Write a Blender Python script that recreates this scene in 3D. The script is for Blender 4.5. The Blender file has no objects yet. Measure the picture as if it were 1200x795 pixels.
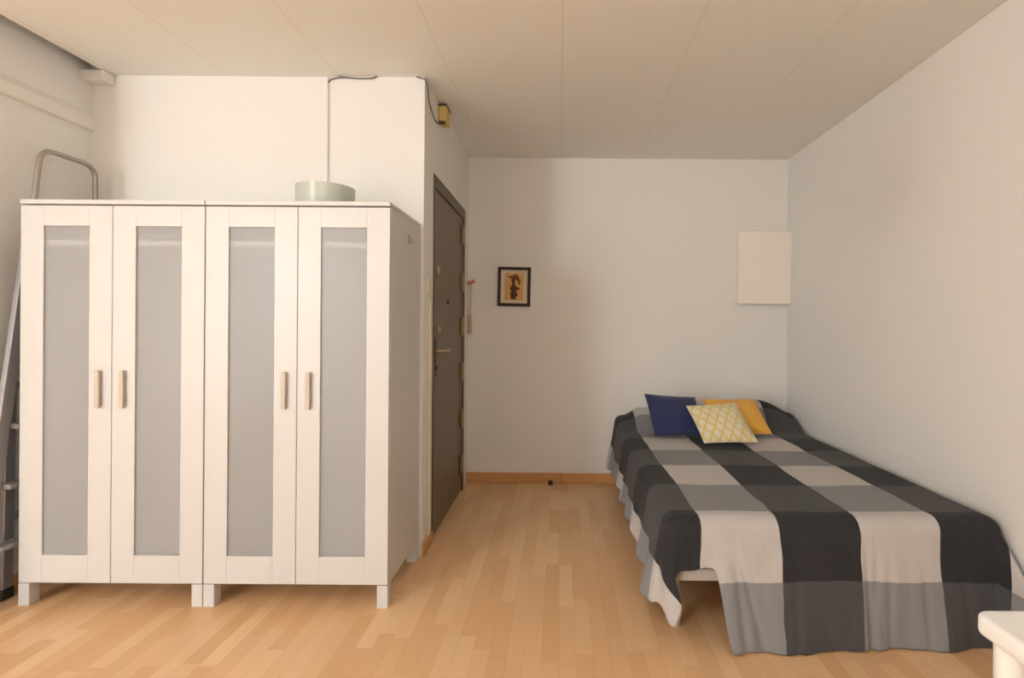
import bpy, bmesh, math, random
from mathutils import Vector, Matrix, noise
random.seed(7)
scene = bpy.context.scene
COL = scene.collection
F = 604.0; VPX, VPY = 657.0, 381.0; CZ = 1.26      # focal length in pixels (1200 wide), eye height

# ------------------------------------------------------------------ materials
def new_mat(name):
    m = bpy.data.materials.new(name); m.use_nodes = True
    nt = m.node_tree; b = nt.nodes['Principled BSDF']
    return m, nt, b
def lin(r, g, b):
    f = lambda c: (c/255)/12.92 if c <= 10 else (((c/255)+.055)/1.055)**2.4
    return (f(r), f(g), f(b), 1)
def nd(nt, t, **kw):
    n = nt.nodes.new(t)
    for k, v in kw.items(): setattr(n, k, v)
    return n
def mth(nt, op, a, b=None, c=None):
    n = nd(nt, 'ShaderNodeMath', operation=op)
    for i, v in enumerate((a, b, c)):
        if v is None: continue
        if isinstance(v, (int, float)): n.inputs[i].default_value = v
        else: nt.links.new(v, n.inputs[i])
    return n.outputs[0]
def mixc(nt, fac, a, b, blend='MIX'):
    n = nd(nt, 'ShaderNodeMix', data_type='RGBA', blend_type=blend)
    for i, v in ((0, fac), (6, a), (7, b)):
        if isinstance(v, (int, float)): n.inputs[i].default_value = v
        elif isinstance(v, tuple): n.inputs[i].default_value = v
        else: nt.links.new(v, n.inputs[i])
    return n.outputs[2]
def coords(nt, kind='Object', scale=(1, 1, 1)):
    t = nd(nt, 'ShaderNodeTexCoord'); m = nd(nt, 'ShaderNodeMapping')
    m.inputs['Scale'].default_value = scale
    nt.links.new(t.outputs[kind], m.inputs[0]); return m.outputs[0]
def tex_noise(nt, vec, scale, detail=3, rough=.5):
    n = nd(nt, 'ShaderNodeTexNoise'); n.inputs['Scale'].default_value = scale
    n.inputs['Detail'].default_value = detail; n.inputs['Roughness'].default_value = rough
    nt.links.new(vec, n.inputs['Vector']); return n.outputs['Fac']
def bump(nt, b, h, strength, dist):
    n = nd(nt, 'ShaderNodeBump'); n.inputs['Strength'].default_value = strength
    n.inputs['Distance'].default_value = dist
    nt.links.new(h, n.inputs['Height']); nt.links.new(n.outputs[0], b.inputs['Normal'])
def simple(name, col, rough=.5, metal=0, var=.06, nscale=8, bstr=.05, spec=.5, coat=0):
    m, nt, b = new_mat(name)
    v = coords(nt); f = tex_noise(nt, v, nscale)
    dark = tuple(c*(1-var) for c in col[:3])+(1,); lite = tuple(min(1, c*(1+var)) for c in col[:3])+(1,)
    nt.links.new(mixc(nt, f, dark, lite), b.inputs['Base Color'])
    b.inputs['Roughness'].default_value = rough; b.inputs['Metallic'].default_value = metal
    b.inputs['Specular IOR Level'].default_value = spec; b.inputs['Coat Weight'].default_value = coat
    if bstr: bump(nt, b, tex_noise(nt, v, nscale*12), bstr, .001)
    return m

def wall_material(name, col):
    m, nt, b = new_mat(name)
    v = coords(nt); f = tex_noise(nt, v, 1.3, 4)
    a = tuple(c*.97 for c in col[:3])+(1,)
    nt.links.new(mixc(nt, f, a, col), b.inputs['Base Color'])
    b.inputs['Roughness'].default_value = .75; b.inputs['Specular IOR Level'].default_value = .25
    h = mth(nt, 'ADD', tex_noise(nt, v, 55, 4), mth(nt, 'MULTIPLY', tex_noise(nt, v, 6, 3), 1.6))
    bump(nt, b, h, .25, .004)
    return m

WALLC = (0.79, 0.785, 0.76, 1)
M_wall = wall_material('painted_plaster', WALLC)
M_wall_side = wall_material('painted_plaster_right', (0.79, 0.785, 0.765, 1))
M_band = wall_material('painted_moulding', (0.82, 0.80, 0.76, 1))

def ceiling_material():
    m, nt, b = new_mat('ceiling_boards')
    t = nd(nt, 'ShaderNodeTexCoord'); s = nd(nt, 'ShaderNodeSeparateXYZ'); nt.links.new(t.outputs['Object'], s.inputs[0])
    def seam(sock, pitch, off, w):
        x = mth(nt, 'DIVIDE', mth(nt, 'SUBTRACT', sock, off), pitch)
        f = mth(nt, 'ABSOLUTE', mth(nt, 'SUBTRACT', x, mth(nt, 'ROUND', x)))
        return mth(nt, 'LESS_THAN', f, w/pitch)
    sx = seam(s.outputs[0], .6, 0, .0035); sy = seam(s.outputs[1], .64, 2.55, .003)
    c = mixc(nt, tex_noise(nt, t.outputs['Object'], 1.5), (.81, .81, .78, 1), (.83, .83, .80, 1))
    c = mixc(nt, mth(nt, 'MULTIPLY', sx, .16), c, (.35, .3, .25, 1))
    c = mixc(nt, mth(nt, 'MULTIPLY', sy, .35), c, (.85, .8, .72, 1))
    nt.links.new(c, b.inputs['Base Color']); b.inputs['Roughness'].default_value = .7
    b.inputs['Specular IOR Level'].default_value = .3
    h = mth(nt, 'SUBTRACT', mth(nt, 'MULTIPLY', tex_noise(nt, t.outputs['Object'], 60), .15), sx)
    bump(nt, b, h, .3, .002)
    return m
M_ceiling = ceiling_material()

def floor_material():
    m, nt, b = new_mat('laminate_floor')
    t = nd(nt, 'ShaderNodeTexCoord'); s = nd(nt, 'ShaderNodeSeparateXYZ'); nt.links.new(t.outputs['Object'], s.inputs[0])
    W, L = .066, .40
    xi = mth(nt, 'DIVIDE', s.outputs[0], W); col = mth(nt, 'FLOOR', xi)
    wn = nd(nt, 'ShaderNodeTexWhiteNoise', noise_dimensions='1D'); nt.links.new(col, wn.inputs['W'])
    yi = mth(nt, 'ADD', mth(nt, 'DIVIDE', s.outputs[1], L), mth(nt, 'MULTIPLY', wn.outputs['Value'], 7.3))
    row = mth(nt, 'FLOOR', yi)
    cb = nd(nt, 'ShaderNodeCombineXYZ'); nt.links.new(col, cb.inputs[0]); nt.links.new(row, cb.inputs[1])
    w2 = nd(nt, 'ShaderNodeTexWhiteNoise', noise_dimensions='2D'); nt.links.new(cb.outputs[0], w2.inputs['Vector'])
    r = nd(nt, 'ShaderNodeValToRGB'); nt.links.new(w2.outputs['Value'], r.inputs[0])
    e = r.color_ramp.elements
    e[0].position = 0; e[0].color = (.67, .41, .21, 1)
    e[1].position = 1; e[1].color = (.79, .545, .32, 1)
    x = e.new(.35); x.color = (.71, .45, .245, 1)
    x = e.new(.7); x.color = (.755, .50, .285, 1)
    # grain stretched along the boards, shifted per strip
    off = nd(nt, 'ShaderNodeVectorMath', operation='ADD'); nt.links.new(t.outputs['Object'], off.inputs[0])
    sc = nd(nt, 'ShaderNodeVectorMath', operation='SCALE'); nt.links.new(cb.outputs[0], sc.inputs[0]); sc.inputs['Scale'].default_value = 3.7
    nt.links.new(sc.outputs[0], off.inputs[1])
    mp = nd(nt, 'ShaderNodeMapping'); mp.inputs['Scale'].default_value = (28, 1.6, 1); nt.links.new(off.outputs[0], mp.inputs[0])
    g = tex_noise(nt, mp.outputs[0], 2.2, 5, .6)
    c = mixc(nt, mth(nt, 'MULTIPLY', g, .30), r.outputs[0], (.50, .29, .135, 1))
    # joints: fine between strips, a little stronger between boards of three strips
    fx = mth(nt, 'FRACT', xi); fy = mth(nt, 'FRACT', yi)
    jx = mth(nt, 'LESS_THAN', fx, .02); jy = mth(nt, 'LESS_THAN', fy, .004)
    bx = mth(nt, 'LESS_THAN', mth(nt, 'FRACT', mth(nt, 'DIVIDE', xi, 3)), .012)
    j = mth(nt, 'MAXIMUM', mth(nt, 'MULTIPLY', mth(nt, 'MAXIMUM', jx, jy), .25), mth(nt, 'MULTIPLY', bx, .28))
    c = mixc(nt, j, c, (.28, .13, .05, 1))
    nt.links.new(c, b.inputs['Base Color'])
    b.inputs['Roughness'].default_value = .33; b.inputs['Specular IOR Level'].default_value = .45
    nt.links.new(mth(nt, 'ADD', .30, mth(nt, 'MULTIPLY', g, .14)), b.inputs['Roughness'])
    return m
M_floor = floor_material()

def wood_material(name, c1, c2, scale=(2, 30, 30), rough=.45):
    m, nt, b = new_mat(name)
    v = coords(nt, 'Object', scale); g = tex_noise(nt, v, 1.5, 5, .6)
    nt.links.new(mixc(nt, g, c1, c2), b.inputs['Base Color']); b.inputs['Roughness'].default_value = rough
    return m
M_base = wood_material('skirting_wood', (.52, .26, .09, 1), (.62, .34, .14, 1))
M_base_y = wood_material('skirting_wood_side', (.52, .26, .09, 1), (.62, .34, .14, 1), (30, 2, 30))
M_handle = wood_material('pale_handle_wood', (.52, .46, .38, 1), (.57, .51, .43, 1), (30, 30, 3))
M_white = simple('white_foil_board', (.60, .602, .60, 1), .38, var=.015, bstr=.02)
M_inside = simple('white_cabinet_inside', (.78, .77, .74, 1), .5, var=.015, bstr=0)
M_table = simple('white_lacquer', (.78, .78, .76, 1), .35, var=.02, bstr=.02)
M_door = wood_material('dark_brown_door', (.150, .112, .080, 1), (.180, .137, .10, 1), (12, 12, 1.2), .42)
M_doorframe = wood_material('darker_brown_door_frame', (.085, .058, .036, 1), (.100, .070, .045, 1), (12, 12, 1.5), .4)
M_brass = simple('brushed_brass', (.50, .39, .22, 1), .35, 1.0, bstr=.02)
M_brass_dark = simple('aged_brass', (.16, .11, .055, 1), .4, .8, bstr=.02)
M_hinge = simple('brass_hinge', (.33, .24, .13, 1), .45, .6, bstr=.02)
M_alu = simple('aluminium', (.36, .35, .36, 1), .5, .6, bstr=.03)
M_alu_dark = simple('aluminium_handrail', (.40, .37, .33, 1), .4, .7, bstr=.03)
M_step = simple('ladder_step_aluminium', (.30, .29, .30, 1), .6, .5, bstr=.1)
M_black = simple('black_rubber', (.02, .018, .016, 1), .6)
M_cable = simple('dark_cable', (.05, .04, .03, 1), .5)
M_conduit = simple('painted_conduit', (.70, .675, .63, 1), .6)
M_cream = simple('cream_plastic', (.70, .64, .50, 1), .45, var=.03)
M_yellowed = simple('yellowed_plastic', (.62, .44, .15, 1), .5, var=.1, nscale=20)
M_darkgap = simple('dark_brown_plastic', (.12, .07, .02, 1), .5)
M_pink = simple('pinkish_knob', (.50, .20, .13, 1), .5)
M_strap = simple('pale_strap', (.60, .50, .40, 1), .7)
M_strap_end = simple('tan_strap_end', (.52, .39, .27, 1), .6)
M_panelwhite = simple('white_panel', (.86, .82, .76, 1), .4, var=.015, bstr=.02)
M_frame = wood_material('dark_frame_wood', (.030, .015, .007, 1), (.048, .026, .012, 1), (20, 20, 20), .75)
M_mat = simple('cream_mat_board', (.70, .62, .50, 1), .8, var=.03)
M_ink = simple('dark_brown_ink', (.10, .045, .018, 1), .8, var=.4, nscale=60)
M_ink2 = simple('ochre_ink', (.20, .075, .022, 1), .8, var=.4, nscale=60)
M_mattress = simple('mattress_ticking', (.55, .48, .47, 1), .9, var=.05)
M_bedmetal = simple('pale_bed_rail', (.46, .43, .385, 1), .5, .1)
M_endcap = simple('tan_end_cap', (.50, .36, .26, 1), .6)
def print_material():
    m, nt, b = new_mat('golden_print')
    v = coords(nt, 'Object'); f = tex_noise(nt, v, 22, 4, .7)
    nt.links.new(mixc(nt, f, (.55, .28, .08, 1), (.76, .48, .18, 1)), b.inputs['Base Color'])
    b.inputs['Roughness'].default_value = .7
    return m
M_print = print_material()
def frosted():
    m, nt, b = new_mat('frosted_glass')
    v = coords(nt); f = tex_noise(nt, v, 2)
    nt.links.new(mixc(nt, f, (.80, .82, .83, 1), (.84, .85, .86, 1)), b.inputs['Base Color'])
    b.inputs['Roughness'].default_value = .28; b.inputs['IOR'].default_value = 1.25
    b.inputs['Transmission Weight'].default_value = .70
    return m
M_frost = frosted()
def glass():
    m, nt, b = new_mat('window_glass')
    b.inputs['Roughness'].default_value = .02; b.inputs['Transmission Weight'].default_value = 1
    b.inputs['IOR'].default_value = 1.45
    return m
M_glass = glass()
def mint():
    m, nt, b = new_mat('mint_glass')
    v = coords(nt); f = tex_noise(nt, v, 5)
    nt.links.new(mixc(nt, f, (.60, .64, .57, 1), (.64, .68, .61, 1)), b.inputs['Base Color'])
    b.inputs['Roughness'].default_value = .3; b.inputs['Transmission Weight'].default_value = .25
    return m
M_mint = mint()

U0, DU, V0, DV = .240, .3165, 2.128, .343
def plaid():
    m, nt, b = new_mat('plaid_cotton')
    t = nd(nt, 'ShaderNodeTexCoord'); s = nd(nt, 'ShaderNodeSeparateXYZ'); nt.links.new(t.outputs['UV'], s.inputs[0])
    n1 = tex_noise(nt, t.outputs['UV'], 3.0, 2)
    j = mth(nt, 'MULTIPLY', mth(nt, 'SUBTRACT', n1, .5), .035)
    def soft_par(sock, off, pitch):
        x = mth(nt, 'DIVIDE', mth(nt, 'SUBTRACT', mth(nt, 'ADD', sock, j), off), pitch*2)
        f = mth(nt, 'SUBTRACT', x, mth(nt, 'FLOOR', x))       # 0..1 over two squares
        return mth(nt, 'GREATER_THAN', f, .5)                  # 0 first square, 1 second
    c = soft_par(s.outputs[0], U0, DU)     # 0 dark column, 1 light column
    r = soft_par(s.outputs[1], V0, DV)     # 0 grey row, 1 white/black row
    lightc = mixc(nt, r, (.245, .250, .266, 1), (.515, .495, .49, 1))
    darkc = mixc(nt, r, (.068, .068, .074, 1), (.019, .020, .024, 1))
    base = mixc(nt, c, darkc, lightc)
    n2 = tex_noise(nt, t.outputs['UV'], 60, 4, .7)
    base = mixc(nt, mth(nt, 'MULTIPLY', n2, .16), base, (.16, .15, .15, 1))
    nt.links.new(base, b.inputs['Base Color'])
    b.inputs['Roughness'].default_value = .92; b.inputs['Specular IOR Level'].default_value = .2
    b.inputs['Sheen Weight'].default_value = .05
    mp = nd(nt, 'ShaderNodeMapping'); nt.links.new(t.outputs['UV'], mp.inputs[0]); mp.inputs['Scale'].default_value = (26, 5, 1)
    h = mth(nt, 'ADD', tex_noise(nt, t.outputs['UV'], 350, 2), mth(nt, 'MULTIPLY', tex_noise(nt, mp.outputs[0], 1, 4), 3.5))
    bump(nt, b, h, .35, .004)
    return m
M_plaid = plaid()
def fabric(name, c1, c2, weave=260):
    m, nt, b = new_mat(name)
    v = coords(nt, 'UV'); f = tex_noise(nt, v, 30, 4, .7)
    nt.links.new(mixc(nt, f, c1, c2), b.inputs['Base Color'])
    b.inputs['Roughness'].default_value = .9; b.inputs['Specular IOR Level'].default_value = .2
    b.inputs['Sheen Weight'].default_value = .2
    bump(nt, b, tex_noise(nt, v, weave, 2), .5, .002)
    return m
M_navy = fabric('navy_knit', (.021, .030, .088, 1), (.034, .046, .125, 1), 60)
M_orange = fabric('orange_cotton', (.72, .38, .06, 1), (.78, .44, .08, 1))
def trellis():
    m, nt, b = new_mat('yellow_trellis_print')
    t = nd(nt, 'ShaderNodeTexCoord'); s = nd(nt, 'ShaderNodeSeparateXYZ'); nt.links.new(t.outputs['UV'], s.inputs[0])
    n = mth(nt, 'MULTIPLY', mth(nt, 'SUBTRACT', tex_noise(nt, t.outputs['UV'], 9, 4, .7), .5), .55)
    def line(a):
        x = mth(nt, 'ADD', a, n); f = mth(nt, 'ABSOLUTE', mth(nt, 'SUBTRACT', mth(nt, 'FRACT', x), .5))
        return mth(nt, 'SUBTRACT', 1, mth(nt, 'SMOOTH_MIN', mth(nt, 'MULTIPLY', f, 4.5), 1, .3))
    p = mth(nt, 'MULTIPLY', mth(nt, 'ADD', s.outputs[0], mth(nt, 'MULTIPLY', s.outputs[1], .62)), 5.2)
    q = mth(nt, 'MULTIPLY', mth(nt, 'SUBTRACT', s.outputs[0], mth(nt, 'MULTIPLY', s.outputs[1], .62)), 5.2)
    k = mth(nt, 'MAXIMUM', line(p), line(q))
    c = mixc(nt, k, (.76, .71, .56, 1), (.70, .54, .13, 1))
    nt.links.new(c, b.inputs['Base Color']); b.inputs['Roughness'].default_value = .9
    b.inputs['Specular IOR Level'].default_value = .2
    bump(nt, b, tex_noise(nt, t.outputs['UV'], 200, 2), .4, .002)
    return m
M_trellis = trellis()

# ------------------------------------------------------------------ mesh helpers
ORG = {}
def box(bm, x0, x1, y0, y1, z0, z1, bev=0, seg=2):
    r = bmesh.ops.create_cube(bm, size=1)
    vs = r['verts']
    for v in vs:
        v.co = Vector(((x0+x1)/2+v.co.x*(x1-x0), (y0+y1)/2+v.co.y*(y1-y0), (z0+z1)/2+v.co.z*(z1-z0)))
    if bev:
        es = list({e for v in vs for e in v.link_edges})
        bmesh.ops.bevel(bm, geom=es, offset=bev, segments=seg, affect='EDGES', profile=.5)
def tube(bm, pts, rad, n=10, cap=True, flat=None):
    """sweep a circle (or an ellipse: flat = (a, b)) along a polyline"""
    pts = [Vector(p) for p in pts]; rings = []
    up = Vector((0, 0, 1))
    prev = None
    for i, p in enumerate(pts):
        t = (pts[min(i+1, len(pts)-1)]-pts[max(i-1, 0)]).normalized()
        if prev is None:
            a = t.orthogonal().normalized() if abs(t.dot(Vector((1, 0, 0)))) > .9 else (Vector((1, 0, 0))-t*t.x).normalized()
        else:
            a = (prev-t*prev.dot(t)).normalized()
        prev = a; b = t.cross(a)
        ra, rb = flat if flat else (rad, rad)
        rings.append([bm.verts.new(p+a*math.cos(2*math.pi*k/n)*ra+b*math.sin(2*math.pi*k/n)*rb) for k in range(n)])
    for r0, r1 in zip(rings, rings[1:]):
        for k in range(n): bm.faces.new((r0[k], r0[(k+1) % n], r1[(k+1) % n], r1[k]))
    if cap:
        bm.faces.new(rings[0][::-1]); bm.faces.new(rings[-1])
def arc_pts(pts, r, n=6):
    """round the corners of a polyline"""
    pts = [Vector(p) for p in pts]; out = [pts[0]]
    for a, b, c in zip(pts, pts[1:], pts[2:]):
        p = b+(a-b).normalized()*r; q = b+(c-b).normalized()*r
        for k in range(n+1):
            t = k/n; out.append((1-t)**2*p+2*t*(1-t)*b+t*t*q)
    out.append(pts[-1]); return out
def lathe(bm, prof, c, n=48, axis='z'):
    rings = []
    for r, z in prof:
        ring = []
        for k in range(n):
            a = 2*math.pi*k/n; x, y = r*math.cos(a), r*math.sin(a)
            if axis == 'z': co = (c[0]+x, c[1]+y, c[2]+z)
            elif axis == 'x': co = (c[0]+z, c[1]+x, c[2]+y)
            else: co = (c[0]+x, c[1]+z, c[2]+y)
            ring.append(bm.verts.new(co))
        rings.append(ring)
    for r0, r1 in zip(rings, rings[1:]):
        for k in range(n): bm.faces.new((r0[k], r0[(k+1) % n], r1[(k+1) % n], r1[k]))
    for ring in (rings[0], rings[-1]): bm.faces.new(ring)
def obj(name, bm, mat, parent=None, origin=None, smooth=False, angle=35):
    bmesh.ops.recalc_face_normals(bm, faces=bm.faces)
    o = Vector(ORG[parent.name]) if parent is not None else Vector(origin or (0, 0, 0))
    for v in bm.verts: v.co -= o
    me = bpy.data.meshes.new(name); bm.to_mesh(me); bm.free()
    ob = bpy.data.objects.new(name, me); COL.objects.link(ob)
    me.materials.append(mat)
    if smooth:
        for p in me.polygons: p.use_smooth = True
        if angle < 180:
            try: me.set_sharp_from_angle(angle=math.radians(angle))
            except Exception: pass
    ORG[ob.name] = o
    if parent is not None: ob.parent = parent
    else: ob.location = o
    return ob
def thing(name, label, cat, loc, group=None):
    o = bpy.data.objects.new(name, None); COL.objects.link(o); o.location = loc
    o.empty_display_size = .1
    ORG[o.name] = Vector(loc); o['label'] = label; o['category'] = cat
    if group: o['group'] = group
    return o
def tag(o, label, cat, group=None):
    o['label'] = label; o['category'] = cat
    if group: o['group'] = group
    return o
def struct(name, bm, mat, parent=None, label=None, smooth=False):
    o = obj(name, bm, mat, parent, smooth=smooth)
    if parent is None:
        o['kind'] = 'structure'
        if label: o['label'] = label
    return o
NB = bmesh.new

# ------------------------------------------------------------------ room
XL, XR, YB, YF, YC, XD, ZC = -2.54, 1.803, 4.11, -3.5, 2.78, -.742, 2.59
XB, YE = -5.6, 2.12
bm = NB(); box(bm, XB-.1, XR+.1, YF-.1, YB+.1, -.1, 0); struct('floor', bm, M_floor, label='laminate floor of short honey-coloured wood strips')
bm = NB(); box(bm, XL+.105, XR, YE, YB, ZC, ZC+.035); box(bm, XB, XR, YF, YE, ZC, ZC+.035); struct('ceiling', bm, M_ceiling, label='suspended white board ceiling with faint joints')
bm = NB(); box(bm, XB-.1, XR+.1, YF-.1, YB+.1, 2.80, 2.9); struct('ceiling_slab', bm, M_wall, label='plaster slab above the suspended ceiling')
bm = NB(); box(bm, XD-.1, XR+.1, YB, YB+.1, 0, 2.8); struct('wall_back', bm, M_wall, label='cream white end wall behind the bed head')
bm = NB(); box(bm, XR, XR+.1, YF, YB, 0, 2.8); struct('wall_right', bm, M_wall_side, label='white wall along the right side of the bed')
bm = NB(); box(bm, XL-.1, XL, YE, YC, 0, 2.8)
struct('wall_left', bm, M_wall, label='shaded plaster wall at the far left beside the wardrobes')
bm = NB(); box(bm, XB-.1, XL-.1, YE, YE+.1, 0, 2.8)
struct('wall_bay_end', bm, M_wall, label='end wall of the window bay')
bm = NB(); box(bm, XB-.1, XB, YF, YE, 0, 2.8)
struct('wall_bay_side', bm, M_wall, label='side wall of the window bay')
RX0, RX1, RZ0, RZ1 = -5.1, -3.75, .30, 2.40
bm = NB()
box(bm, XB-.1, RX0, YF-.1, YF, 0, 2.8); box(bm, RX1, XR+.1, YF-.1, YF, 0, 2.8)
box(bm, RX0, RX1, YF-.1, YF, 0, RZ0); box(bm, RX0, RX1, YF-.1, YF, RZ1, 2.8)
struct('wall_front', bm, M_wall, label='wall behind the camera')
bm = NB(); box(bm, XL-.1, XD, YC, YC+.1, 0, 2.8)
struct('wall_closet', bm, M_wall, label='cream wall behind the wardrobes')
DY0, DY1, DZ = 2.985, 3.955, 2.135
bm = NB()
box(bm, XD-.1, XD, YC+.1, DY0, 0, 2.8); box(bm, XD-.1, XD, DY1, YB, 0, 2.8); box(bm, XD-.1, XD, DY0, DY1, DZ, 2.8)
struct('wall_entry', bm, M_wall, label='short side wall holding the brown entrance door')
# moulding band and stub on the left wall
bm = NB()
prof = [(XL, 2.285), (XL+.022, 2.290), (XL+.026, 2.300), (XL+.026, 2.345), (XL+.004, 2.385), (XL, 2.387)]
a = [bm.verts.new((x, YE, z)) for x, z in prof]; b = [bm.verts.new((x, YC, z)) for x, z in prof]
for k in range(len(prof)): bm.faces.new((a[k], a[(k+1) % 6], b[(k+1) % 6], b[k]))
bm.faces.new(a); bm.faces.new(b)
struct('trim_1', bm, M_band, label='painted moulding running high along the left wall')
bm = NB(); box(bm, XL, XL+.125, YC-.07, YC, 2.535, ZC-.002, .004); struct('trim_2', bm, M_wall, label='small plaster stub in the upper left corner under the ceiling')
# skirting
bm = NB(); box(bm, XD, .02, YB-.014, YB, 0, .082, .004); box(bm, .022, XR-.014, YB-.013, YB, 0, .080, .004)
struct('baseboard_back', bm, M_base, label='honey wood skirting board along the end wall')
bm = NB(); box(bm, XR-.014, XR, YF, YB-.014, 0, .08, .004); struct('baseboard_right', bm, M_base_y, label='honey wood skirting board along the right wall')
bm = NB(); box(bm, XD, XD+.012, YC, DY0-.002, 0, .07, .003); struct('baseboard_entry', bm, M_base_y, label='short honey wood skirting piece beside the door')
bm = NB(); box(bm, XL, XL+.014, YE, YC, 0, .08, .004); struct('baseboard_left', bm, M_base_y, label='honey wood skirting board along the left wall')

# windows (behind the camera)
def window(name, along, fixed, a0, a1, z0, z1, sgn):
    def bb(bm, p0, p1, q0, q1, r0, r1, bev=.004):     # p along the wall, q through it, r up
        if along == 'y': box(bm, min(q0, q1), max(q0, q1), p0, p1, r0, r1, bev)
        else: box(bm, p0, p1, min(q0, q1), max(q0, q1), r0, r1, bev)
    q0, q1 = fixed-sgn*.09, fixed-sgn*.03; w = .055; m = (a0+a1)/2
    bm = NB()
    bb(bm, a0, a1, q0, q1, z0, z0+w); bb(bm, a0, a1, q0, q1, z1-w, z1)
    bb(bm, a0, a0+w, q0, q1, z0+w, z1-w); bb(bm, a1-w, a1, q0, q1, z0+w, z1-w)
    bb(bm, m-w*.7, m+w*.7, q0, q1, z0+w, z1-w)
    o = struct(name, bm, M_table, label='white framed window')
    for s0, s1 in ((a0+w, m-w*.7), (m+w*.7, a1-w)):
        bm = NB(); bb(bm, s0, s1, fixed-sgn*.075, fixed-sgn*.07, z0+w, z1-w, 0)
        obj('pane', bm, M_glass, o)
window('window_1', 'x', YF, RX0, RX1, RZ0, RZ1, 1)

# ------------------------------------------------------------------ entrance door
d = NB()
fx0, fx1 = XD-.09, XD+.006; w = .055
box(d, fx0, fx1, DY0, DY0+w*.55, 0, DZ, .003); box(d, fx0, fx1, DY1-w, DY1, 0, DZ, .003); box(d, fx0, fx1, DY0+w*.55, DY1-w, DZ-.075, DZ, .003)
door = struct('door_1', d, M_doorframe, label='dark brown entrance door in a darker frame')
ly0, ly1 = DY0+w*.55+.003, DY1-w-.003
bm = NB(); box(bm, XD-.075, XD-.002, ly0, ly1, .008, DZ-.078, .003)
leaf = obj('door_leaf', bm, M_door, door)
XF = XD-.002
for z0, z1 in ((1.86, 1.99), (1.51, 1.64), (1.18, 1.31), (.84, .97), (.49, .62), (.15, .28)):
    bm = NB(); box(bm, XF, XF+.016, ly1-.075, ly1+.010, z0, z1, .004); tube(bm, [(XF+.012, ly1-.075, z0-.006), (XF+.012, ly1-.075, z1+.006)], .009, 10)
    obj('hinge', bm, M_hinge, door, smooth=True)['label'] = 'brass hinge block'
bm = NB(); box(bm, XF, XF+.006, 3.055, 3.095, .945, 1.175, .002); hp = obj('door_handle', bm, M_brass_dark, door, smooth=True); hp['label'] = 'brass lever handle on a long plate'
bm = NB(); tube(bm, arc_pts([(XF+.004, 3.065, 1.10), (XF+.058, 3.065, 1.10), (XF+.058, 3.19, 1.098)], .018), .0095, 12); obj('lever', bm, M_brass, hp, smooth=True)
bm = NB(); lathe(bm, [(.004, .0), (.011, .001), (.011, .006), (.004, .007)], (XF+.006, 3.065, 1.0), 20, 'x'); obj('keyhole', bm, M_black, hp, smooth=True)
bm = NB(); lathe(bm, [(.02, 0), (.026, .002), (.026, .01), (.017, .018), (.003, .018)], (XF, 3.105, 1.225), 24, 'x'); obj('lock_cylinder', bm, M_brass, door, smooth=True)['label'] = 'round brass lock cylinder'
bm = NB(); lathe(bm, [(.02, 0), (.03, .002), (.028, .008), (.012, .012), (.009, .006), (.002, .006)], (XF, 3.11, 1.585), 24, 'x'); obj('peephole', bm, M_brass, door, smooth=True)['label'] = 'brass peephole ring'
bm = NB(); lathe(bm, [(.003, 0), (.011, .001), (.011, .009), (.003, .011)], (XF, 3.38, 1.405), 16, 'x'); obj('door_stud', bm, M_black, door, smooth=True)['label'] = 'small dark stud'

# door side fittings
bm = NB(); box(bm, XD, XD+.012, 2.835, 2.905, 1.425, 1.515, .004); t = thing('light_switch', 'cream light switch on the wall edge left of the brown door', 'light switch', (XD, 2.87, 1.425))
obj('switch_plate', bm, M_cream, t); bm = NB(); box(bm, XD+.012, XD+.017, 2.85, 2.89, 1.445, 1.495, .002); obj('rocker', bm, M_cream, t)
bm = NB(); box(bm, XD, XD+.012, 2.90, 2.93, .07, 1.423, .003)
tag(obj('cable_trunking', bm, M_cream, origin=(XD, 2.915, .07)), 'cream cable trunking running down the wall below the light switch', 'cable cover')
t = thing('junction_box', 'yellowed plastic box high on the wall above the brown door', 'junction box', (XD, 3.13, 2.48))
bm = NB(); box(bm, XD, XD+.050, 3.08, 3.20, 2.478, 2.568, .006); obj('housing', bm, M_yellowed, t)
bm = NB(); box(bm, XD, XD+.052, 3.078, 3.202, 2.568, 2.576, .002); obj('edge_strip', bm, M_darkgap, t)['label'] = 'dark brown edge strip'
bm = NB(); box(bm, XD+.005, XD+.04, 3.085, 3.12, 2.468, 2.478, .002); obj('cable_gland', bm, M_darkgap, t)['label'] = 'dark brown cable entry'
# cable: sags out of the ceiling joint, turns the corner and drops to the box
bm = NB()
pts = [(-1.262, YC-.008, 2.555), (-1.24, YC-.012, 2.572), (-1.19, YC-.012, 2.584), (-1.10, YC-.012, 2.576), (-1.02, YC-.012, 2.578), (-.98, YC-.01, 2.598)]
tube(bm, pts, .003, 8)
pts = [(-.98, YC-.006, 2.600), (-.80, YC-.006, 2.600), (-.77, YC-.012, 2.584), (XD+.006, YC-.010, 2.574), (XD+.008, 2.82, 2.56), (XD+.007, 2.84, 2.50), (XD+.007, 2.90, 2.462), (XD+.007, 3.0, 2.44), (XD+.01, 3.07, 2.45), (XD+.02, 3.10, 2.467)]
tube(bm, pts, .003, 8)
tag(obj('cable', bm, M_cable, origin=(-1.262, YC, 2.55), smooth=True), 'thin dark cable along the ceiling edge round the corner to the yellowed box', 'cable')
bm = NB(); tube(bm, [(-1.262, YC-.006, 1.0), (-1.262, YC-.004, 2.585)], .0065, 12)
tag(obj('conduit', bm, M_conduit, origin=(-1.262, YC, 1.0), smooth=True), 'painted vertical conduit on the wall behind the mint bowl', 'pipe')

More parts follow.
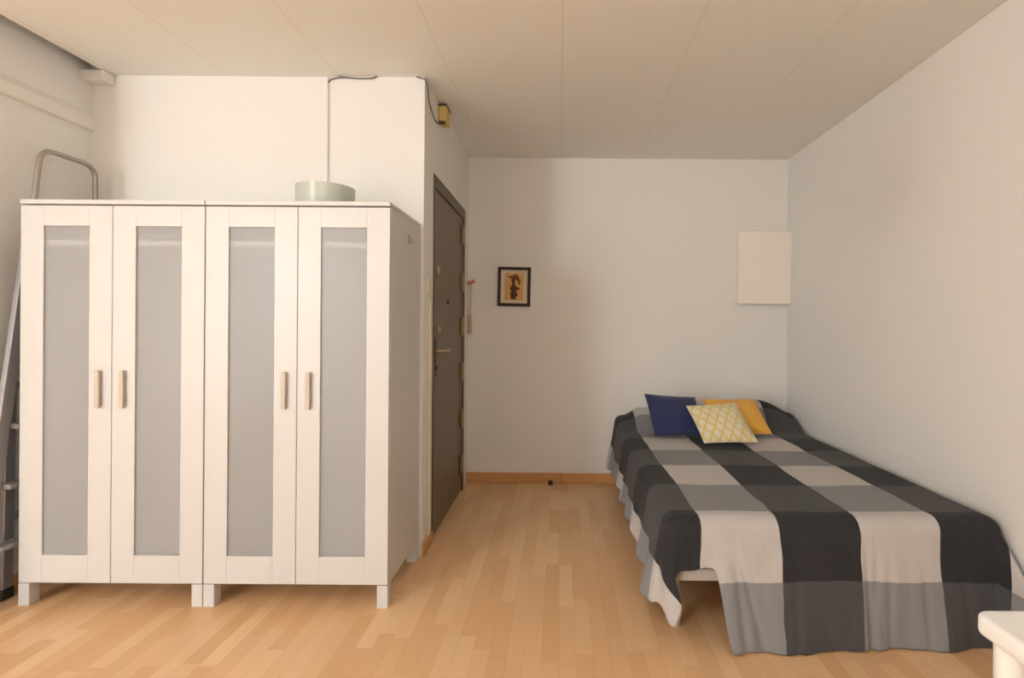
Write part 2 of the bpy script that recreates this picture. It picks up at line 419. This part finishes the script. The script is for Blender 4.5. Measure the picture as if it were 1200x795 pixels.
# pink knob and strap beside the door
t = thing('coat_knob', 'small pinkish knob on the end wall right beside the door', 'hook', (-.715, YB, 1.58))
bm = NB(); lathe(bm, [(.006, 0), (.009, -.002), (.009, -.03), (.006, -.032)], (-.720, YB, 1.592), 16, 'y'); obj('stem', bm, M_pink, t, smooth=True)
bm = NB(); tube(bm, [(-.735, YB-.040, 1.588), (-.725, YB-.041, 1.586), (-.705, YB-.042, 1.592), (-.690, YB-.043, 1.602), (-.682, YB-.043, 1.606)], .014, 12); obj('knob', bm, M_pink, t, smooth=True)
t = thing('hanging_strap', 'pale strap with a thicker tan end hanging below the pinkish knob', 'strap', (-.715, YB-.03, 1.18))
bm = NB(); tube(bm, [(-.716, YB-.020, 1.585), (-.712, YB-.020, 1.54), (-.716, YB-.018, 1.45), (-.720, YB-.018, 1.33)], .006, 8, flat=(.008, .003)); obj('strap', bm, M_strap, t, smooth=True)
bm = NB(); box(bm, -.732, -.706, YB-.030, YB-.008, 1.185, 1.335, .006); obj('strap_end', bm, M_strap_end, t, smooth=True)

# ------------------------------------------------------------------ wardrobes
def wardrobe(x0, x1, label):
    y0, y1 = 2.28, 2.772; zb, zt = .10, 1.80
    t = thing('wardrobe', label, 'wardrobe', ((x0+x1)/2, (y0+y1)/2, 0), 'two-door wardrobes side by side')
    bm = NB(); yb = y0+.022
    box(bm, x0, x0+.018, yb, y1, zb, zt-.022, .001); box(bm, x1-.018, x1, yb, y1, zb, zt-.022, .001)
    box(bm, x0+.018, x1-.018, yb, y1, zb, zb+.02); box(bm, x0+.018, x1-.018, y1-.006, y1-.001, zb+.02, zt-.022)
    obj('carcass', bm, M_white, t)
    bm = NB(); box(bm, x0, x1, y0-.004, y1, zt-.020, zt, .003); obj('top_panel', bm, M_white, t)
    bm = NB(); box(bm, x0+.019, x1-.019, y0+.0135, y1-.01, 1.60, 1.622); obj('shelf', bm, M_inside, t)
    lw = .048
    for lx, ly in ((x0, y0), (x1-lw, y0), (x0, y1-lw-.002), (x1-lw, y1-lw-.002)):
        bm = NB(); box(bm, lx, lx+lw, ly, ly+lw, 0, zb-.001, .002); obj('leg', bm, M_white, t)
    xm = (x0+x1)/2
    for side, (a, b) in ((-1, (x0+.001, xm-.0015)), (1, (xm+.0015, x1-.001))):
        z0, z1 = zb+.003, zt-.026
        g0, g1 = a+.101, b-.101; gz0, gz1 = zb+.125, zt-.118+.002
        bm = NB()
        box(bm, a, g0, y0, y0+.018, z0, z1, .0015); box(bm, g1, b, y0, y0+.018, z0, z1, .0015)
        box(bm, g0, g1, y0, y0+.018, z0, gz0, .0012); box(bm, g0, g1, y0, y0+.018, gz1, z1, .0012)
        dr = obj('door', bm, M_white, t)
        bm = NB(); box(bm, g0, g1, y0+.007, y0+.012, gz0, gz1); obj('frosted_pane', bm, M_frost, dr)['label'] = 'tall narrow frosted glass pane'
        hx = (b-.052) if side < 0 else (a+.052)
        bm = NB(); box(bm, hx-.0105, hx+.0105, y0-.018, y0-.006, .880, 1.045, .003)
        box(bm, hx-.008, hx+.008, y0-.007, y0, .895, .915); box(bm, hx-.008, hx+.008, y0-.007, y0, 1.010, 1.030)
        obj('handle', bm, M_handle, dr)['label'] = 'pale wood bar handle'
    return t
XW0, XWM, XW1 = -2.392, -1.575, -.757
wa = wardrobe(XW0, XWM-.002, 'white two-door wardrobe with frosted panes next to the folded ladder')
wb = wardrobe(XWM+.002, XW1, 'white two-door wardrobe with frosted panes nearest the brown door, carrying the mint bowl')
bm = NB(); box(bm, XW1, XW1+.008, 2.545, 2.567, 1.655, 1.70, .003); tube(bm, [(XW1+.006, 2.556, 1.69), (XW1+.016, 2.556, 1.67), (XW1+.016, 2.556, 1.66)], .004, 8)
obj('side_hook', bm, M_alu_dark, wb)['label'] = 'small grey hook on the side panel'

# mint bowl
bm = NB()
lathe(bm, [(.02, 0), (.10, 0), (.125, .012), (.132, .04), (.134, .115), (.1345, .118), (.129, .118), (.126, .04), (.119, .02), (.02, .012)], (-1.150, 2.515, 1.801), 64)
tag(obj('bowl', bm, M_mint, origin=(-1.15, 2.515, 1.801), smooth=True), 'mint green round bowl standing on top of the wardrobe', 'bowl')

# ------------------------------------------------------------------ folding ladder
t = thing('step_ladder', 'folded aluminium step ladder wedged between left wall and wardrobe', 'ladder', (-2.47, 2.45, 0))
nb = lambda z: 2.165+z*.130      # near stile, by height
fb = lambda z: 2.735-z*.013      # far stile
xs = lambda z: -2.452
bm = NB()
path = [(xs(1.55), nb(1.50), 1.50), (xs(2), nb(2.00), 2.075), (xs(2), fb(2.0), 2.075), (xs(1.5), fb(1.5), 1.50)]
tube(bm, arc_pts(path, .07, 8), .012, 12); obj('hand_rail', bm, M_alu_dark, t, smooth=True)['label'] = 'bent tube hand rail'
def stile(name, p0, p1, hw, ht, mat):
    bm = NB(); p0, p1 = Vector(p0), Vector(p1)
    box(bm, -ht, ht, -hw, hw, 0, (p1-p0).length, .004)
    q = Vector((0, 0, 1)).rotation_difference((p1-p0).normalized()).to_matrix().to_4x4()
    bmesh.ops.transform(bm, matrix=Matrix.Translation(p0) @ q, verts=bm.verts)
    o = obj(name, bm, mat, t)
    bm = NB(); box(bm, p0.x-ht-.004, p0.x+ht+.004, p0.y-hw-.004, p0.y+hw+.004, max(0, p0.z-.02), p0.z+.03, .004)
    obj('rubber_foot', bm, M_black, o)
    for z in (.55, 1.12, 1.40):
        f = z/((p1-p0).length); c = p0.lerp(p1, f)
        if f < 1:
            bm = NB(); lathe(bm, [(.002, 0), (.007, 0), (.006, -.003), (.002, -.004)], (c.x, c.y-hw, c.z), 12, 'y'); obj('rivet', bm, M_alu_dark, o)
    return o
stile('front_stile', (xs(0), nb(0), .02), (xs(0), nb(1.6), 1.6), .026, .012, M_alu)
stile('front_stile', (xs(0), fb(0)-.02, .02), (xs(0), fb(1.6), 1.6), .02, .012, M_alu)
stile('rear_stile', (-2.508, 2.335, .02), (-2.504, 2.35, 1.15), .022, .011, M_alu)
stile('rear_stile', (-2.508, 2.70, .02), (-2.504, 2.69, 1.15), .022, .011, M_alu)
for z in (.26, .52, .78, 1.04, 1.30, 1.55):
    bm = NB(); box(bm, xs(0)-.012, xs(0)+.045, nb(z)+.024, fb(z)-.03, z, z+.022, .003); obj('step', bm, M_step, t)
for z in (.35, .95):
    bm = NB(); box(bm, -2.512, -2.496, 2.36, 2.68, z, z+.03, .003); obj('rear_brace', bm, M_alu, t)

# ------------------------------------------------------------------ wall pieces
t = thing('fuse_box_cover', 'plain white rectangular box high on the end wall in the right corner', 'electrical box', (1.585, YB, 1.435))
bm = NB(); box(bm, 1.392, XR-.004, 4.045, YB, 1.445, 1.995, .006); obj('housing', bm, M_panelwhite, t)
bm = NB(); box(bm, 1.385, XR-.002, 4.022, 4.044, 1.435, 2.005, .005); obj('cover', bm, M_panelwhite, t)

t = thing('picture_frame', 'small dark-framed golden picture on the end wall beside the door', 'picture', (-.372, YB, 1.56))
t.rotation_euler = (0, math.radians(.9), 0)
cx, cz, hw, hh = -.372, 1.562, .130, .156
bm = NB(); y0, y1 = YB-.022, YB-.002
for (a, b, c, e) in ((-hw, hw, hh-.024, hh), (-hw, hw, -hh, -hh+.024), (-hw, -hw+.024, -hh+.024, hh-.024), (hw-.024, hw, -hh+.024, hh-.024)):
    box(bm, cx+a, cx+b, y0, y1, cz+c, cz+e, .003)
obj('frame', bm, M_frame, t)
bm = NB(); box(bm, cx-hw+.02, cx+hw-.02, YB-.012, YB-.008, cz-hh+.02, cz+hh-.02); obj('mat_board', bm, M_mat, t)
bm = NB(); box(bm, cx-.074, cx+.074, YB-.0135, YB-.012, cz-.108, cz+.108); pr = obj('print', bm, M_print, t)
def blob(bm, pts, y):
    a = [bm.verts.new((cx+x/900, y, cz+z/900)) for x, z in pts]; b = [bm.verts.new((cx+x/900, y+.0012, cz+z/900)) for x, z in pts]
    bm.faces.new(a); bm.faces.new(b[::-1])
    for k in range(len(a)): bm.faces.new((a[k], b[k], b[(k+1) % len(a)], a[(k+1) % len(a)]))
bm = NB()
blob(bm, [(-20, -92), (12, -92), (12, -76), (26, -66), (24, -44), (14, -34), (24, -24), (40, -20), (38, -8), (20, -2), (10, 8), (6, 22), (4, 40), (10, 56), (-10, 64), (-22, 50), (-16, 30), (-16, 10), (-26, -6), (-28, -22), (-18, -34), (-28, -50), (-24, -72)], YB-.0152)
obj('figure', bm, M_ink, pr)['label'] = 'dark brown standing shape'
bm = NB()
blob(bm, [(-2, 50), (8, 40), (14, 52), (26, 34), (30, 12), (42, 14), (44, 40), (34, 66), (20, 84), (4, 90), (-8, 80), (-22, 74), (-44, 78), (-40, 64), (-26, 56), (-12, 60)], YB-.0152)
obj('foliage_shape', bm, M_ink2, pr)['label'] = 'rust brown spreading shape'

# door stop
bm = NB(); lathe(bm, [(.004, 0), (.020, 0), (.021, .006), (.017, .028), (.010, .034), (.003, .035)], (-.072, 4.065, 0), 24)
tag(obj('door_stop', bm, M_black, origin=(-.072, 4.065, 0), smooth=True), 'small black rubber door stop on the floor by the skirting', 'door stop')

# ------------------------------------------------------------------ bed
BX0, BX1, BY0, BY1 = .42, 1.775, 2.035, 4.03
t = thing('bed', 'low double bed hidden under the plaid cover, only its pale rail showing', 'bed', ((BX0+BX1)/2, 3.03, 0))
bm = NB(); box(bm, BX0+.03, BX1-.015, BY0+.035, BY1-.01, .292, .478, .045, 4); obj('mattress', bm, M_mattress, t, smooth=True)
bm = NB()
box(bm, BX0+.045, BX1-.03, BY0+.025, BY0+.06, .238, .287, .008); box(bm, BX0+.045, BX1-.03, BY1-.06, BY1-.025, .238, .287, .008)
box(bm, BX0+.035, BX0+.07, BY0+.061, BY1-.061, .238, .287, .008); box(bm, BX1-.07, BX1-.035, BY0+.061, BY1-.061, .238, .287, .008)
obj('bed_frame', bm, M_bedmetal, t, smooth=True)['label'] = 'pale metal rail frame'
for px in (BX0+.040, BX1-.045):
    bm = NB(); box(bm, px-.012, px+.012, BY0+.020, BY0+.064, .234, .291, .005); obj('end_cap', bm, M_endcap, t)
for k in range(13):
    bm = NB(); y = BY0+.14+k*.145
    box(bm, BX0+.071, BX1-.071, y, y+.06, .262, .274, .004); obj('slat', bm, M_base_y, t)
for lx in (BX0+.075, BX1-.11):
    for ly in (BY0+.14, (BY0+BY1)/2, BY1-.12):
        bm = NB(); tube(bm, [(lx, ly, 0), (lx, ly, .26)], .019, 14); obj('leg', bm, M_bedmetal, t, smooth=True)

# --- plaid cover -----------------------------------------------------------
R = .06; ARC = R*math.pi/2
IX0, IX1, IY0, IY1 = BX0+R, BX1-R+.004, BY0+R, BY1-R+.01
def sst(a, b, x):
    x = max(0, min(1, (x-a)/(b-a))); return x*x*(3-2*x)
def H(x, y):
    """height of the cover's top over the bed, raised over the pillows at the head"""
    p = sst(3.66, 3.93, y)
    q = .130+.065*sst(1.0, 1.40, x)-.11*sst(1.52, 1.80, x)-.06*sst(.62, .48, x)
    dip = .010*math.exp(-((x-1.06)/.09)**2)
    h = .498+p*(q-dip)
    h += .004*noise.noise(Vector((x*3, y*3, 0)))+.0025*noise.noise(Vector((x*9, y*7, 3)))
    h -= .010*sst(.2, 0, abs(x-1.1)-.4)*0
    return h
def prof(dd, flare, r=R):
    arc = r*math.pi/2
    if dd < arc: return r*math.sin(dd/r), r*(1-math.cos(dd/r))
    e = dd-arc; f = flare; return r+e*f, r+e*math.sqrt(max(0, 1-f*f))
cb = NB(); uvl = cb.loops.layers.uv.new('UVMap'); UV = {}
def vert(p, u, v):
    x = cb.verts.new(p); UV[x] = (u, v); return x
def grid(fn, na, nb_):
    g = [[vert(*fn(i/na, j/nb_)) for j in range(nb_+1)] for i in range(na+1)]
    for i in range(na):
        for j in range(nb_):
            try: cb.faces.new((g[i][j], g[i+1][j], g[i+1][j+1], g[i][j+1]))
            except ValueError: pass
def top_pt(a, b):
    x = IX0+(IX1-IX0)*a; y = IY0+(IY1-IY0)*b
    return (x, y, H(x, y)), x, y
grid(top_pt, 130, 150)
def side_noise(s, e, k):
    return noise.noise(Vector((s*7+k, e*1.5, k*3.1)))
# front drape: tucked up at the left, to the floor elsewhere
def front_len(x):
    full = ARC+(H(x, IY0)-R-.004)/.985
    tuck = .238-.015*sst(.52, .58, x)
    return tuck+(full-tuck)*sst(.610, .666, x)
def front_pt(a, b):
    x = IX0+(IX1-IX0)*a; d_ = front_len(x)*b
    e = max(0, d_-ARC)
    fl = .06+.10*sst(1.5, .6, x)*sst(.55, .66, x)
    fl += .014*math.sin(x*21+1.0)*sst(0, .35, e)+.05*side_noise(x, e, 1)*sst(0, .3, e)
    out, dn = prof(d_, fl)
    # a few long vertical creases
    for cx_, wd, am, sl in ((.70, .012, .012, .10), (.735, .010, .009, .25), (.93, .014, .006, -.05), (1.215, .010, .014, .02), (1.245, .012, .008, -.12), (1.30, .012, .006, .0), (1.44, .012, .007, .03), (1.60, .02, .008, .1)):
        q = (x-(cx_+sl*(e-.2)))/wd; out -= am*math.exp(-q*q)*sst(0.0, .2, e)
    out += .006*noise.noise(Vector((x*14, e*9, 5)))*sst(0, .1, e)
    xx = x
    return (xx, IY0-out, max(.004, H(x, IY0)-dn)), x, IY0-d_*1.14
grid(front_pt, 130, 46)
# left drape
def left_len(y):
    zh = .190-.06*sst(2.7, 2.15, y)+.008*math.sin(y*19)+.012*noise.noise(Vector((y*5, 0, 9)))
    return ARC+(H(IX0, y)-R-zh)/.975
def left_flare(y, e):
    return .17+.055*math.sin(y*26+.6)*sst(0, .2, e)+.10*noise.noise(Vector((y*4, e*2, 2)))
def left_pt(a, b):
    y = IY0+(IY1-IY0)*a; d_ = left_len(y)*b; e = max(0, d_-ARC)
    out, dn = prof(d_, left_flare(y, e))
    return (IX0-out, y, H(IX0, y)-dn), IX0-d_, y
grid(left_pt, 150, 46)
# right drape, down between mattress and wall
def right_pt(a, b):
    y = IY0+(IY1-IY0)*a; d_ = (ARC+.30)*b
    out, dn = prof(d_, 0.0)
    out = min(out, XR-.014-.006-IX1)
    return (IX1+out, y, H(IX1, y)-dn), IX1+d_, y
grid(right_pt, 150, 46)
def head_pt(a, b):
    x = IX0+(IX1-IX0)*a; d_ = (.09)*b
    out, dn = prof(d_, 0.0, .045)
    return (x, IY1+out, H(x, IY1)-dn), x, IY1+d_
grid(head_pt, 130, 46)
# corners
def corner(cx_, cy_, sx, sy, th_len, flare_vec, flare_base, n_th=36, n_r=46, wallclamp=None, r=R, e0=None, e1=None):
    def fn(a, b):
        th = a*math.pi/2                       # 0 = front/back side, 90 = left/right side
        d_ = th_len(a)*b
        arc = r*math.pi/2
        e = max(0, d_-arc); dc = min(d_, arc)
        o, dn = prof(dc, 0, r)
        dx, dy = sx*math.sin(th), sy*math.cos(th)
        x = cx_+dx*o; y = cy_+dy*o
        f0 = flare_base(a, e)
        fv = flare_vec(a, e)
        hx = dx*f0+fv[0]; hy = dy*f0+fv[1]
        hl = min(.9, math.hypot(hx, hy))
        x += hx*e; y += hy*e; dn += e*math.sqrt(1-hl*hl)
        if wallclamp: x = min(x, wallclamp)
        return (x, y, max(.004, H(cx_, cy_)-dn)), cx_+sx*math.sin(th)*d_, cy_+sy*math.cos(th)*d_*vs_
    vs_ = 1.14 if sy < 0 else 1
    def fn2(a, b):
        p, u, v = fn(a, b); p = Vector(p)
        if e0: p += (1-a)**3*(Vector(e0(b)[0])-Vector(fn(0, b)[0]))
        if e1: p += a**3*(Vector(e1(b)[0])-Vector(fn(1, b)[0]))
        if wallclamp: p.x = min(p.x, wallclamp)
        p.z = max(.004, p.z)
        return p, u, v
    grid(fn2, n_th, n_r)
fl_left_len = front_len(IX0); ll0 = left_len(IY0)
def lf_len(a):
    return (fl_left_len*(1-a)+ll0*a)+.115*math.exp(-((a-.60)/.17)**2)*sst(0, .15, a)*sst(1, .85, a)
corner(IX0, IY0, -1, -1, lf_len, lambda a, e: (.20*math.sin(math.pi*a)**2*sst(.1, .3, e)-.04*math.sin(4*math.pi*a), -.10*math.sin(math.pi*a)**2),
       lambda a, e: .06*(1-a)+(left_flare(IY0, e))*a, e0=lambda b: front_pt(0, b), e1=lambda b: left_pt(0, b))
fr = front_len(IX1)
def rf_flare(a, e):
    s = math.sin(math.pi*a)
    return (-.06*math.sin(2*math.pi*a)*(1 if a < .5 else 0), -.60*s**1.5)
corner(IX1, IY0, 1, -1, lambda a: fr*(1-a)+(ARC+.30)*a+.10*math.sin(math.pi*a), rf_flare, lambda a, e: .06*(1-a), wallclamp=XR-.012, e0=lambda b: front_pt(1, b), e1=lambda b: right_pt(0, b))
corner(IX0, IY1, -1, 1, lambda a: .09*(1-a)+left_len(IY1)*sst(.0, 1, a)*a, lambda a, e: (0, 0), lambda a, e: left_flare(IY1, e)*a, 14, 46, r=R, e0=lambda b: head_pt(0, b), e1=lambda b: left_pt(1, b))
corner(IX1, IY1, 1, 1, lambda a: .09*(1-a)+(ARC+.30)*a, lambda a, e: (0, 0), lambda a, e: 0, 10, 46, wallclamp=XR-.02, e0=lambda b: head_pt(1, b), e1=lambda b: right_pt(1, b))
for f in cb.faces:
    for l in f.loops: l[uvl].uv = UV[l.vert]
bmesh.ops.remove_doubles(cb, verts=cb.verts, dist=.0006)
cb.normal_update()
cov = obj('bed_cover', cb, M_plaid, origin=((BX0+BX1)/2, 3.03, .5), smooth=True, angle=180)
sm = cov.modifiers.new('smooth', 'SMOOTH'); sm.factor = .5; sm.iterations = 2
so = cov.modifiers.new('thick', 'SOLIDIFY'); so.thickness = .0025; so.offset = -1
tag(cov, 'grey, black and cream checked plaid bedspread draped over the bed', 'bedspread')

# ------------------------------------------------------------------ cushions
def cushion(name, tl, tr, br, bl, th, mat, label, seed, n=28):
    tl, tr, br, bl = map(Vector, (tl, tr, br, bl))
    nrm = ((tr-bl).cross(tl-br)).normalized()
    if nrm.y > 0: nrm = -nrm
    bm = NB(); uv = bm.loops.layers.uv.new('UVMap'); U = {}
    def p(a, b, s):
        # edges bow inwards a little, corners stay sharp
        x, y = a*2-1, b*2-1
        a2 = .5+.5*x*(1-.035*(1-y*y)); b2 = .5+.5*y*(1-.035*(1-x*x))
        base = (bl*(1-a2)+br*a2)*(1-b2)+(tl*(1-a2)+tr*a2)*b2
        h = ((1-x**4)*(1-y**4))**.6*(.62+.38*(1-x*x)*(1-y*y))
        h *= 1+.12*noise.noise(Vector((a*4+seed, b*4, s)))
        return base+nrm*(s*th*.5*h)
    for s in (1, -1):
        g = []
        for i in range(n+1):
            row = []
            for j in range(n+1):
                v = bm.verts.new(p(i/n, j/n, s)); U[v] = (i/n, j/n); row.append(v)
            g.append(row)
        for i in range(n):
            for j in range(n): bm.faces.new((g[i][j], g[i+1][j], g[i+1][j+1], g[i][j+1]))
    for f in bm.faces:
        for l in f.loops: l[uv].uv = U[l.vert]
    bmesh.ops.remove_doubles(bm, verts=bm.verts, dist=.0005)
    o = obj(name, bm, mat, origin=(bl+br)/2, smooth=True, angle=180)
    t = tag(o, label, 'cushion', 'cushions on the bed')
    # piped seam round the edge
    pts = []
    for k in range(4*n):
        q, r_ = divmod(k, n); f = r_/n
        a, b = ((f, 0), (1, f), (1-f, 1), (0, 1-f))[q]
        pts.append(p(a, b, 0))
    pts.append(pts[0])
    b2 = NB(); u2 = b2.loops.layers.uv.new('UVMap'); tube(b2, pts, .0028, 6, cap=False)
    obj('piping', b2, mat, o, smooth=True, angle=180)
    return o
cushion('cushion', (.606, 3.70, .768), (.965, 3.70, .745), (.985, 3.455, .530), (.632, 3.44, .527), .105, M_navy, 'dark navy knitted cushion leaning at the left of the pillows', 1)
cushion('cushion', (1.012, 3.66, .738), (1.378, 3.65, .742), (1.412, 3.43, .545), (1.05, 3.42, .535), .125, M_orange, 'plain orange cushion behind the yellow patterned one', 2)
cushion('cushion', (.858, 3.50, .715), (1.190, 3.50, .735), (1.250, 3.25, .530), (.912, 3.25, .522), .090, M_trellis, 'pale yellow and cream trellis patterned cushion in front', 3)

# ------------------------------------------------------------------ white table corner
TX, TY, TZ = .747, .935, .750
t = thing('table', 'white rounded-edge table at the lower right, only its corner showing', 'table', (TX+.45, TY-.35, 0))
def rslab(bm, x0, x1, y0, y1, z0, z1, rc, bev):
    vs = []
    for (cx_, cy_, a0) in ((x1-rc, y1-rc, 0), (x0+rc, y1-rc, 90), (x0+rc, y0+rc, 180), (x1-rc, y0+rc, 270)):
        for k in range(9):
            a = math.radians(a0+k*90/8); vs.append(bm.verts.new((cx_+rc*math.cos(a), cy_+rc*math.sin(a), z0)))
    f = bm.faces.new(vs); r = bmesh.ops.extrude_face_region(bm, geom=[f])
    for v in r['geom']:
        if isinstance(v, bmesh.types.BMVert): v.co.z = z1
    es = [e for e in bm.edges if abs(e.verts[0].co.z-e.verts[1].co.z) < 1e-6]
    bmesh.ops.bevel(bm, geom=es, offset=bev, segments=4, affect='EDGES', profile=.5)
bm = NB(); rslab(bm, TX, TX+.95, TY-.75, TY, TZ-.036, TZ, .026, .009); obj('table_top', bm, M_table, t, smooth=True)
for lx in (TX+.034, TX+.95-.034):
    for ly in (TY-.045, TY-.75+.045):
        bm = NB(); lathe(bm, [(.019, 0), (.020, .003), (.0235, TZ-.037)], (lx, ly, 0), 32); obj('leg', bm, M_table, t, smooth=True)

# ------------------------------------------------------------------ light
def area(name, loc, rot, sx, sy, power, col):
    l = bpy.data.lights.new(name, 'AREA'); l.shape = 'RECTANGLE'; l.size = sx; l.size_y = sy
    l.energy = power; l.color = col
    o = bpy.data.objects.new(name, l); COL.objects.link(o); o.location = loc; o.rotation_euler = rot; return o
area('daylight_window', ((RX0+RX1)/2, YF-.015, (RZ0+RZ1)/2), (math.radians(90), 0, 0), RX1-RX0-.06, RZ1-RZ0-.06, 88, (.93, .975, 1))
def added_pendant(PX, PY, PZ, rad, strength, col, label):  # invented globe light with fittings, added out of view to shape the lighting
    m, nt, b = new_mat('added_light_globe'); b.inputs['Emission Color'].default_value = col; b.inputs['Emission Strength'].default_value = strength
    t = thing('added_pendant_light', label, 'lamp', (PX, PY, PZ))
    bm = NB(); bmesh.ops.create_uvsphere(bm, u_segments=32, v_segments=16, radius=rad)
    for v in bm.verts: v.co += Vector((PX, PY, PZ))
    obj('globe', bm, m, t, smooth=True)
    bm = NB(); tube(bm, [(PX, PY, PZ+rad+.025), (PX, PY, ZC-.02)], .004, 8); obj('cord', bm, M_cable, t, smooth=True)
    bm = NB(); lathe(bm, [(.01, rad+.025), (.028, rad+.02), (.03, rad-.01), (.01, rad-.015)], (PX, PY, PZ), 24); obj('holder', bm, M_table, t, smooth=True)
    bm = NB(); lathe(bm, [(.01, -.03), (.045, -.02), (.05, 0), (.01, 0)], (PX, PY, ZC), 24); obj('ceiling_rose', bm, M_table, t, smooth=True)
added_pendant(-.70, .25, 2.12, .14, 36, (1, .995, .975, 1), 'added out-of-view globe light filling the room in front of the wardrobes')  # added fill from above for bed top, floor and right side
added_pendant(-3.6, -2.8, 2.25, .22, 88, (1, .995, .98, 1), 'added out-of-view globe light in the window bay, deepening the wardrobe shadow')  # added source to bring out the wardrobe's shadow on the floor
w = bpy.data.worlds.new('sky'); scene.world = w; w.use_nodes = True
w.node_tree.nodes['Background'].inputs[0].default_value = (.75, .85, 1, 1); w.node_tree.nodes['Background'].inputs[1].default_value = 1.0

# ------------------------------------------------------------------ camera
cam = bpy.data.cameras.new('camera'); co = bpy.data.objects.new('camera', cam); COL.objects.link(co)
co.location = (0, 0, CZ)
cam.sensor_width = 36; cam.lens = F/1200*36; cam.sensor_fit = 'HORIZONTAL'
cam.shift_x = (600-VPX)/1200; cam.shift_y = -(397.5-VPY)/1200
cam.clip_start = .05
co.rotation_mode = 'XYZ'
co.matrix_world = Matrix.Translation((0, 0, CZ)) @ Matrix.Rotation(math.radians(90), 4, 'X') @ Matrix.Rotation(math.radians(.40), 4, 'Z')
scene.camera = co
vs = scene.view_settings; vs.view_transform = 'Standard'; vs.look = 'None'; vs.gamma = 1; vs.use_curve_mapping = False
vs.exposure = 0.05
scene.cycles.max_bounces = 10; scene.cycles.diffuse_bounces = 7; scene.cycles.transmission_bounces = 8
scene.cycles.filter_width = 1.9
